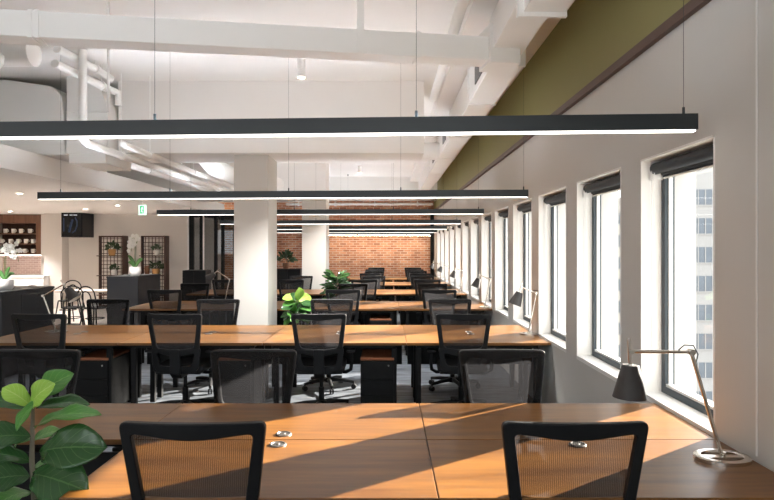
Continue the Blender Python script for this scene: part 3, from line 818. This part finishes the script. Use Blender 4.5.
def orchid(loc, label, sc, lean, seed, flip=1, potw=1.0):
    t = empty('orchid', loc); rnd = random.Random(seed)
    MB().lathe([(.07*potw, 0), (.092*potw, .03), (.098*potw, .09), (.092*potw, .15), (.086*potw, .155), (.08*potw, .14), (.0, .135)], 24).build('pot', M['white_cer'], t, smooth=True)
    for k in range(4):
        a = rnd.uniform(0, 6.28); m = MB()
        tx = (.15 if k % 2 else -.15)+rnd.uniform(-.03, .03)
        strap_leaf(m, (0, 0, .14), (tx, rnd.uniform(-.08, .04), .27+rnd.uniform(-.05, .1)), .03, .04)
        m.build('leaf', M['leaf_dark'], t, smooth=True, solid=.002)
    for s in range(2):
        pts = [(0, 0, .14), (.01*flip*(s*2-1), 0, .35), (.0+.015*s, 0, .52), (.05*flip*(1+s*.2), -.02*s, .62+.03*s), (lean*.7*flip, -.02, .63+.02*s), (lean*flip, -.02, .52-.10*s)]
        # smooth
        sm = []
        for i in range(len(pts)-1):
            for q in range(4): sm.append(Vector(pts[i]).lerp(Vector(pts[i+1]), q/4))
        st = MB(); st.tube(sm+[pts[-1]], .004, 6); st.build('flower_stem', M['green_stem'], t, smooth=True)
        for k in range(8):
            f = 10+k*1.35; i = int(min(f, len(sm)-1)); c = sm[i]
            m = MB(); petal_flower(m, (c.x+rnd.uniform(-.06, .06), c.y-.03+rnd.uniform(-.04, .02), c.z+rnd.uniform(-.07, .04)), .040, (rnd.uniform(-.5, .5), -1, rnd.uniform(-.2, .4)), seed*50+k+s*9)
            m.build('flower', M['petal'], t, smooth=True, solid=.0015)
    t.scale = (sc, sc, sc); tag(t, label, 'orchid')
orchid((P(5, 0, 8.1).x, 8.1, 1.10), 'white orchid in wide white pot on the big far-left counter', .88, .22, 3, 1, 1.25)
orchid((-4.98, 12.1, 1.10), 'white orchid in white pot on the smaller counter by lattice screens', 1.15, -.06, 5, 1, 1.0)

# ------------------------------------------------------------------ bistro table and chairs
def bistro_chair():
    t = empty('bentwood_chair', (0, 0, 0))
    def hoop(w, h, y0, n=14):
        pts = [(-w, y0+.02, .46)]
        for i in range(n+1):
            a = PI-PI*i/n
            pts.append((w*1.02*math.cos(a), y0-.07-.02*math.sin(a), .46+(h-.46)*.62+(h-.46)*.38*math.sin(a)))
        pts.append((w, y0+.02, .46)); return pts
    MB().tube(hoop(.19, .90, -.17), .013, 8).build('back_hoop', M['black_metal'], t, smooth=True)
    MB().tube(hoop(.10, .80, -.17), .011, 8).build('inner_hoop', M['black_metal'], t, smooth=True)
    MB().lathe([(0, .445), (.20, .445), (.21, .455), (.205, .468), (0, .466)], 24).build('seat', M['black_metal'], t, smooth=True)
    for (x, y) in ((-1, -1), (1, -1), (-1, 1), (1, 1)):
        MB().tube([(x*.15, y*.15, .45), (x*.18, y*.18, .2), (x*.21, y*.21, 0)], [.016, .014, .012], 8).build('leg', M['black_metal'], t, smooth=True)
    ring = [(.175*math.cos(2*PI*i/20), .175*math.sin(2*PI*i/20), .25) for i in range(20)]
    MB().tube(ring, .009, 6, closed=True).build('leg_ring', M['black_metal'], t, smooth=True)
    return t
bt = empty('bistro_table', (-6.0, 13.1, 0))
MB().box(-1.0, .42, -.35, .35, .72, .75).build('tabletop', M['oak'], bt, bevel=.006)
for x in (-.8, .2):
    MB().lathe([(.22, 0), (.22, .015), (.05, .03), (.03, .05), (.03, .72)], 20, (x, 0, 0)).build('pedestal', M['black_metal'], bt, smooth=True)
tag(bt, 'pale wooden bistro table among the black bentwood chairs', 'table')
bc = bistro_chair()
for i, (x, y, rz, lab) in enumerate(((P(73, 0, 12.3).x, 12.3, .4, 'nearest the desks, behind the tilted lamp'), (P(68, 0, 13.9).x, 13.9, PI+.1, 'on far side of the bistro table'), (P(95, 0, 12.2).x, 12.2, -.25, 'at right end of the bistro table'), (P(37, 0, 12.4).x, 12.4, .2, 'half hidden behind the big counter'))):
    t = bc if i == 0 else copy_tree(bc)
    t.location = (x, y, 0); t.rotation_euler = (0, 0, rz)
    tag(t, 'black bentwood bistro chair %s' % lab, 'chair', 'bentwood chairs round the bistro table')

# ------------------------------------------------------------------ monitor on the pier
tv = empty('wall_monitor', P(72, 224, 16.3))
MB().box(-.28, .28, -.02, .64, -.35, .35).build('casing', M['black'], tv, bevel=.012)
MB().box(-.255, .255, -.028, -.02, -.31, .31).build('screen', M['screen'], tv)
m = MB(); m.tube([(.02, -.03, -.24), (.10, -.03, -.18), (.15, -.03, -.05), (.15, -.03, .08), (.10, -.03, .17)], .016, 6)
m.tube([(-.06, -.03, -.22), (-.02, -.03, -.05), (.03, -.03, .12)], .03, 6); m.box(-.22, -.19, -.031, -.0285, -.2, .16); m.build('screen_image', M['screen_blue'], tv)
m = MB()
for (a, b_) in ((-.20, -.10), (-.05, .03), (.05, .15)): m.box(a, b_, -.031, -.028, .225, .25)
m.build('screen_caption', M['screen_white'], tv)
tag(tv, 'black boxed monitor mounted high on the cafe wall', 'monitor')

# ------------------------------------------------------------------ lattice screens and pots
def small_foliage(mb, c, r, n, seed, s=.06):
    rnd = random.Random(seed)
    for k in range(n):
        dr = Vector((rnd.gauss(0, 1), rnd.gauss(0, 1), abs(rnd.gauss(0, 1))+.1)).normalized()
        p = Vector(c)+dr*r*rnd.uniform(.35, 1)
        strap_leaf(mb, p, p+(dr+Vector((0, 0, -.3))).normalized()*s, s*.28, .01, (rnd.uniform(-1, 1), -1, rnd.uniform(-.3, 1)))
def lattice(x0, x1, y, label):
    wd = x1-x0; t = empty('lattice_screen', ((x0+x1)/2, y, 0)); h = 1.98
    fr = MB()
    fr.box(-wd/2, -wd/2+.045, -.02, .02, 0, h); fr.box(wd/2-.045, wd/2, -.02, .02, 0, h); fr.box(-wd/2, wd/2, -.02, .02, h-.045, h); fr.box(-wd/2, wd/2, -.02, .02, .05, .1)
    fr.box(-wd/2, -wd/2+.035, -.08, .0, 0, h)
    fr.box(wd/2-.035, wd/2, -.30, .0, 0, h)
    fr.build('frame', M['walnut_dark'], t, bevel=.003)
    g = MB(); nx = 8
    for i in range(1, nx): x = -wd/2+wd*i/nx; g.box(x-.008, x+.008, .005, .017, .1, h-.04)
    z = .1
    while z < h-.05: g.box(-wd/2+.03, wd/2-.03, -.007, .005, z-.008, z+.008); z += .1
    g.build('lattice', M['walnut_dark'], t)
    for z in (.40, .92, 1.45):
        MB().box(-wd/2+.035, wd/2-.035, -.28, -.02, z-.022, z).build('shelf', M['walnut_dark'], t)
    tag(t, label, 'lattice screen'); return t
YL = 16.6
lattice(P(100, 0, YL).x, P(128, 0, YL).x, YL, 'dark wooden lattice screen nearer the monitor, left of the two')
lattice(P(142, 0, YL).x, P(169, 0, YL).x, YL, 'dark wooden lattice screen farther from the monitor, right of the two')
def potted(px, zs, mat, r, h, fol, label, seed, fr=.16):
    t = empty('potted_plant', (P(px, 0, YL-.15).x, YL-.15, zs))
    MB().lathe([(r*.75, 0), (r, h*.6), (r*.95, h), (r*.85, h), (r*.85, h*.85), (0, h*.85)], 18).build('pot', M[mat], t, smooth=True)
    if fol:
        m = MB(); small_foliage(m, (0, 0, h), fr, fol, seed, .085); m.build('foliage', M['foliage'], t, solid=.001)
    tag(t, label, 'potted plant' if fol else 'vase')
    if not fol: t.name = 'vase'
potted(112, 1.45, 'terracotta', .10, .17, 60, 'bushy plant in tan pot on upper shelf of left lattice screen', 1, .19)
potted(114, .92, 'white_cer', .075, .15, 22, 'small plant in white pot on lower shelf of left lattice screen', 2, .11)
potted(157, 1.45, 'white_cer', .075, .15, 22, 'small plant in white pot on upper shelf of right lattice screen', 3, .11)
potted(156, .92, 'terracotta', .10, .17, 60, 'bushy plant in tan pot on lower shelf of right lattice screen', 4, .2)
potted(147, .92, 'brown_clay', .07, .25, 0, 'tall brown vase on lower shelf of right lattice screen', 5)

# ------------------------------------------------------------------ kitchen shelf with cups
ks = empty('cup_shelf', (P(0, 0, YK).x, YK+.3, 0))
def KX(px): return P(px, 0, YK).x-ks.location.x
def KZ(py): return P(0, py, YK).z
ku = MB(); ku.box(-1.2, KX(40), .22, .25, KZ(254), 2.58); ku.box(KX(35), KX(40), -.25, .22, KZ(254), 2.58); ku.box(-1.2, KX(35), -.25, .22, KZ(223), 2.58)
ku.build('cabinet', M['walnut'], ks)
ZSH = [KZ(233), KZ(243.3), KZ(253.2)]
for z in ZSH: MB().box(-1.2, KX(35), -.2, .22, z-.03, z).build('shelf', M['walnut'], ks)
MB().box(-1.2, KX(35), .19, .219, KZ(254), KZ(223)).build('back_panel', M['walnut_dark'], ks)
MB().box(-1.2, KX(40), -.2, -.1, KZ(254)-.05, KZ(254)-.031).build('strip_light', M['strip_on'], ks)
tag(ks, 'walnut wall shelf unit holding rows of white cups', 'shelf')
struct('wall_tiles', box(P(-45, 0, YK).x, P(41, 0, YK).x, YK+.52, YK+.55, .9, KZ(256)), M['tile'])
struct('trim_4', box(P(-45, 0, YK).x, P(42, 0, YK).x, YK-.02, YK+.52, KZ(281), KZ(279)), M['reveal'])
kc = empty('kitchen_counter', (-10.05, YK-.33, 0))
MB().box(-.85, .85, -.28, .28, 0, .86).build('cabinet', M['reveal'], kc); MB().box(-.87, .87, -.3, .3, .86, .9).build('worktop', M['white_cer'], kc)
tag(kc, 'white kitchen counter below the tiled cup shelf', 'kitchen counter')
cup0 = None
rown = ['top', 'middle', 'bottom']
places = ['leftmost', 'second from left', 'third from left', 'fourth from left', 'rightmost']
for r, row in enumerate(((-3, 5.5, 13.5, 21, 30), (1.5, 10.5, 18.2, 26, 33), (1, 10, 18, 25, 33))):
    for k, px in enumerate(row):
        if cup0 is None:
            cup0 = empty('cup', (0, 0, 0)); t = cup0
            MB().lathe([(.038, 0), (.05, .02), (.054, .12), (.048, .12), (.044, .02), (0, .015)], 16).build('bowl', M['white_cer'], t, smooth=True)
            MB().tube([(.048, 0, .095), (.085, 0, .09), (.088, 0, .05), (.05, 0, .035)], .008, 6).build('handle', M['white_cer'], t, smooth=True)
        else: t = copy_tree(cup0)
        t.location = (P(px, 0, YK+.15).x, YK+.15, ZSH[r])
        tag(t, 'white cup on the %s shelf of the cup unit, %s' % (rown[r], places[k]), 'cup', 'white cups on the shelves')

# ------------------------------------------------------------------ glazed meeting room behind the columns
gp = empty('glass_partition', (P(188, 0, YK).x, YK, 0))
def GX(px): return P(px, 0, YK).x-gp.location.x
MB().box(GX(187.4), GX(188.8), -.03, .1, 0, 2.58).build('white_post', M['reveal'], gp)
for (a, b_) in ((189, 193.5), (199.5, 202.5), (214, 217), (221, 224), (233, 236)):
    MB().box(GX(a), GX(b_), 0, .08, 0, 2.58).build('post', M['black_metal'], gp)
MB().box(GX(203), GX(204), -.02, .08, 0, 2.58).build('white_post', M['reveal'], gp)
MB().box(GX(189), GX(236), 0, .08, 2.50, 2.58).build('head_rail', M['black_metal'], gp)
for (a, b_) in ((193.5, 199.5), (204, 214), (217, 221), (224, 233)):
    MB().box(GX(a), GX(b_), .03, .045, 0, 2.5).build('glass_pane', M['tint_glass'], gp)
tag(gp, 'black framed glass partition of the meeting room left of near column', 'glass partition')
struct('ceiling_meeting', box(P(188, 0, YK).x, -3.95, YK+.1, YB, 2.58, 2.7), M['dark_room'])
struct('wall_meeting', box(P(188, 0, YK).x-.05, P(188, 0, YK).x, YK+.7, YB, 0, 2.6), M['paint'])

cb_ = empty('storage_cabinet', (P(197, 0, 14.4).x, 14.4, 0))
MB().box(-.27, .27, -.22, .22, .05, 1.13).build('body', M['black_metal'], cb_, bevel=.004)
for s in (-1, 1):
    dd = MB(); dd.box(min(s*.005, s*.265), max(s*.005, s*.265), -.235, -.221, .07, 1.11); do = dd.build('door', M['black_metal'], cb_, bevel=.003)
    MB().box(s*.03-.006, s*.03+.006, -.25, -.235, .55, .70).build('handle', M['steel'], do)
MB().box(-.25, .25, -.2, .2, 0, .05).build('plinth', M['black_metal'], cb_)
tag(cb_, 'tall black storage cabinet before the glass partition', 'cabinet')
cb2 = copy_tree(cb_); cb2.location = (P(289, 0, 17).x, 17, 0); cb2.scale = (1.3, 1, .95)
tag(cb2, 'black storage cabinet seen between the two columns, a plant on it')

# ------------------------------------------------------------------ plants
def fig_leaf(base, tip, w, nrm, curl=.10, fold=.18, ruffle=.02, seed=0):
    rnd = random.Random(seed)
    b_, t_ = Vector(base), Vector(tip); d_ = t_-b_; L = d_.length; dn = d_.normalized()
    n = Vector(nrm); n = (n-dn*n.dot(dn)).normalized(); sd = dn.cross(n)
    mb = MB(); K, W = 14, 8; ph = rnd.uniform(0, 6)
    # petiole portion 0..0.08, fiddle-shaped blade
    for i in range(K+1):
        s = i/K
        x = s
        ww = (math.sin(PI*x**1.25)**.62)*(1-.18*math.exp(-((x-.38)/.16)**2)) if 0 < x < 1 else 0.03
        ww = max(ww, .03)*w/2
        c = b_+d_*s + n*(curl*L*math.sin(PI*s)) - n*(curl*.9*L*s*s)
        for j in range(W+1):
            q = -1+2*j/W
            off = fold*abs(q)*ww + ruffle*L*abs(q)**2*math.sin(s*15+ph+(2 if q > 0 else 0)) - .18*ww*math.cos((s*7-abs(q)*2.4)*2*PI)*.18*(1-abs(q))
            idx = len(mb.v)
            mb.v.append(tuple(c+sd*q*ww+n*off)); mb.uv[idx] = (q, s)
    for i in range(K):
        for j in range(W):
            mb.f.append((i*(W+1)+j, i*(W+1)+j+1, (i+1)*(W+1)+j+1, (i+1)*(W+1)+j)); mb.mi.append(0)
    return mb
def planter(t, r, h, x=0, y=0):
    MB().lathe([(r*.8, 0), (r, h*.95), (r, h), (r*.92, h), (r*.9, h*.9), (0, h*.9)], 28, (x, y, 0)).build('pot', M['pot'], t, smooth=True)
    MB().lathe([(0, h*.905), (r*.9, h*.9)], 24, (x, y, 0)).build('soil', M['soil'], t)
FY = 2.45
fp0 = P(33, 430, FY)
pt = empty('fiddle_leaf_fig', (fp0.x, FY, 0))
planter(pt, .17, .34)
top = P(32, 406, FY).z
MB().tube([(0.0, 0, .3), (.01, 0, .55), (-.005, 0, .8), (0, 0, top-.0)], [.012, .011, .010, .007], 8).build('stem', M['stem'], pt, smooth=True)
def lp(px, py, dy=0):
    v = P(px, py, FY+dy); return (v.x-fp0.x, dy, v.z)
LV = [
 ((33, 404), (71, 372), 30, 'leaf_mid', .02, .04, (-.35, -.85, .45)),
 ((33, 406), (50, 384), 24, 'leaf_young', -.02, -.10, (-.6, -.8, .1)),
 ((31, 406), (3, 387), 20, 'leaf_young', 0, -.03, (.3, -.75, .75)),
 ((44, 397), (14, 429), 15, 'leaf_mid', -.03, -.10, (-.45, -.8, -.1)),
 ((31, 408), (-16, 399), 19, 'leaf_dark', .03, .06, (0, -.75, .7)),
 ((36, 408), (90, 402), 18, 'leaf_dark', .05, .10, (0, -.65, .75)),
 ((34, 428), (98, 410), 21, 'leaf_mid', -.02, -.06, (.25, -.5, 1)),
 ((40, 452), (101, 446), 42, 'leaf_dark', -.03, -.12, (.05, -.95, .6)),
 ((31, 436), (-18, 438), 28, 'leaf_dark', -.02, -.08, (-.1, -.8, .6)),
 ((31, 462), (-18, 452), 22, 'leaf_dark', .0, -.05, (-.1, -.6, .9)),
 ((32, 441), (64, 429), 17, 'leaf_mid', .06, .12, (0, -.6, .8)),
 ((33, 438), (12, 446), 16, 'leaf_mid', .05, .1, (0, -.7, .7)),
 ((30, 476), (-14, 480), 30, 'leaf_dark', -.04, -.1, (-.1, -.8, .6)),
 ((33, 474), (84, 489), 44, 'leaf_dark', -.05, -.14, (.1, -.85, .65)),
 ((31, 492), (-8, 506), 30, 'leaf_mid', -.05, -.14, (-.2, -.7, .9)),
 ((34, 500), (60, 540), 36, 'leaf_dark', -.04, -.1, (.1, -.8, .6)),
 ((30, 512), (-10, 545), 36, 'leaf_dark', -.04, -.1, (-.1, -.8, .6)),
 ((34, 468), (62, 470), 22, 'leaf_mid', .06, .16, (.1, -.4, .9)),
 ((33, 520), (80, 525), 34, 'leaf_dark', .05, .1, (.1, -.6, .8)),
]
for i, (b_, t_, w_, mt, d1, d2, nr) in enumerate(LV):
    mb = fig_leaf(lp(*b_, d1*.3), lp(*t_, d2), w_*FY/F*1.08, nr, .10, .22, .018, i)
    lo_ = mb.build('leaf', M[mt], pt, smooth=True, solid=.0015)
    if mt == 'leaf_young': lo_['label'] = 'bright yellow-green young leaf'
tag(pt, 'fiddle-leaf fig with large glossy leaves beside near left desk, foreground', 'potted plant')

def floor_fig(x, y, h, nleaf, lw, ll, label, seed, mats, spread):
    t = empty('fiddle_leaf_fig', (x, y, 0)); rnd = random.Random(seed)
    planter(t, .15, .30)
    MB().tube([(0, 0, .27), (.015, 0, h*.6), (0, 0, h*.9)], [.012, .01, .006], 8).build('stem', M['stem'], t, smooth=True)
    for k in range(nleaf):
        s = k/(nleaf-1); a = k*2.399+rnd.uniform(-.3, .3)
        z = (.62 if nleaf < 40 else .55)*h+(h*(.30 if nleaf < 40 else .37))*s
        rr = spread*(1-.2*s)*rnd.uniform(.8, 1.2)
        b_ = Vector((math.cos(a)*.02, math.sin(a)*.02, z)); e = b_+Vector((math.cos(a)*rr, math.sin(a)*rr, rnd.uniform(-.12, .05)+.14*s))
        mt = mats[2] if s > .85 else (mats[1] if rnd.random() < .5 else mats[0])
        mb = fig_leaf(b_, e, lw*rnd.uniform(.8, 1.15), (math.cos(a)*.5+rnd.uniform(-.6, .6), math.sin(a)*.5-.55, .7), .10, .12, .02, seed*100+k)
        mb.build('leaf', M[mt], t, smooth=True, solid=.0015)
    tag(t, label, 'potted plant')
floor_fig(-1.28, 8.75, 1.00, 34, .145, .22, 'bright green leafy plant standing right of the near column', 11, ('leaf_dark', 'leaf_mid', 'leaf_young'), .22)
floor_fig(-.93, 11.35, 1.22, 80, .08, .2, 'bushy darker green plant standing right of the farther column', 12, ('leaf_dark', 'leaf_dark', 'leaf_mid'), .30)
sp_ = empty('potted_plant', (P(286, 0, 17).x, 17, 1.075))
MB().lathe([(.07, 0), (.1, .12), (.09, .16), (0, .15)], 18).build('pot', M['brown_clay'], sp_, smooth=True)
m = MB(); small_foliage(m, (0, 0, .2), .25, 70, 21, .12); m.build('foliage', M['foliage'], sp_, solid=.001)
tag(sp_, 'dark bushy plant on the black cabinet between the columns', 'potted plant')

# ------------------------------------------------------------------ render look
vs = scn.view_settings; vs.view_transform = 'Standard'; vs.look = 'None'; vs.gamma = 1; vs.use_curve_mapping = False; vs.exposure = 1.42
scn.cycles.use_denoising = True
scn.cycles.max_bounces = 10; scn.cycles.diffuse_bounces = 6; scn.cycles.transparent_max_bounces = 24
scn.cycles.sample_clamp_indirect = 6; scn.cycles.caustics_reflective = False; scn.cycles.caustics_refractive = False
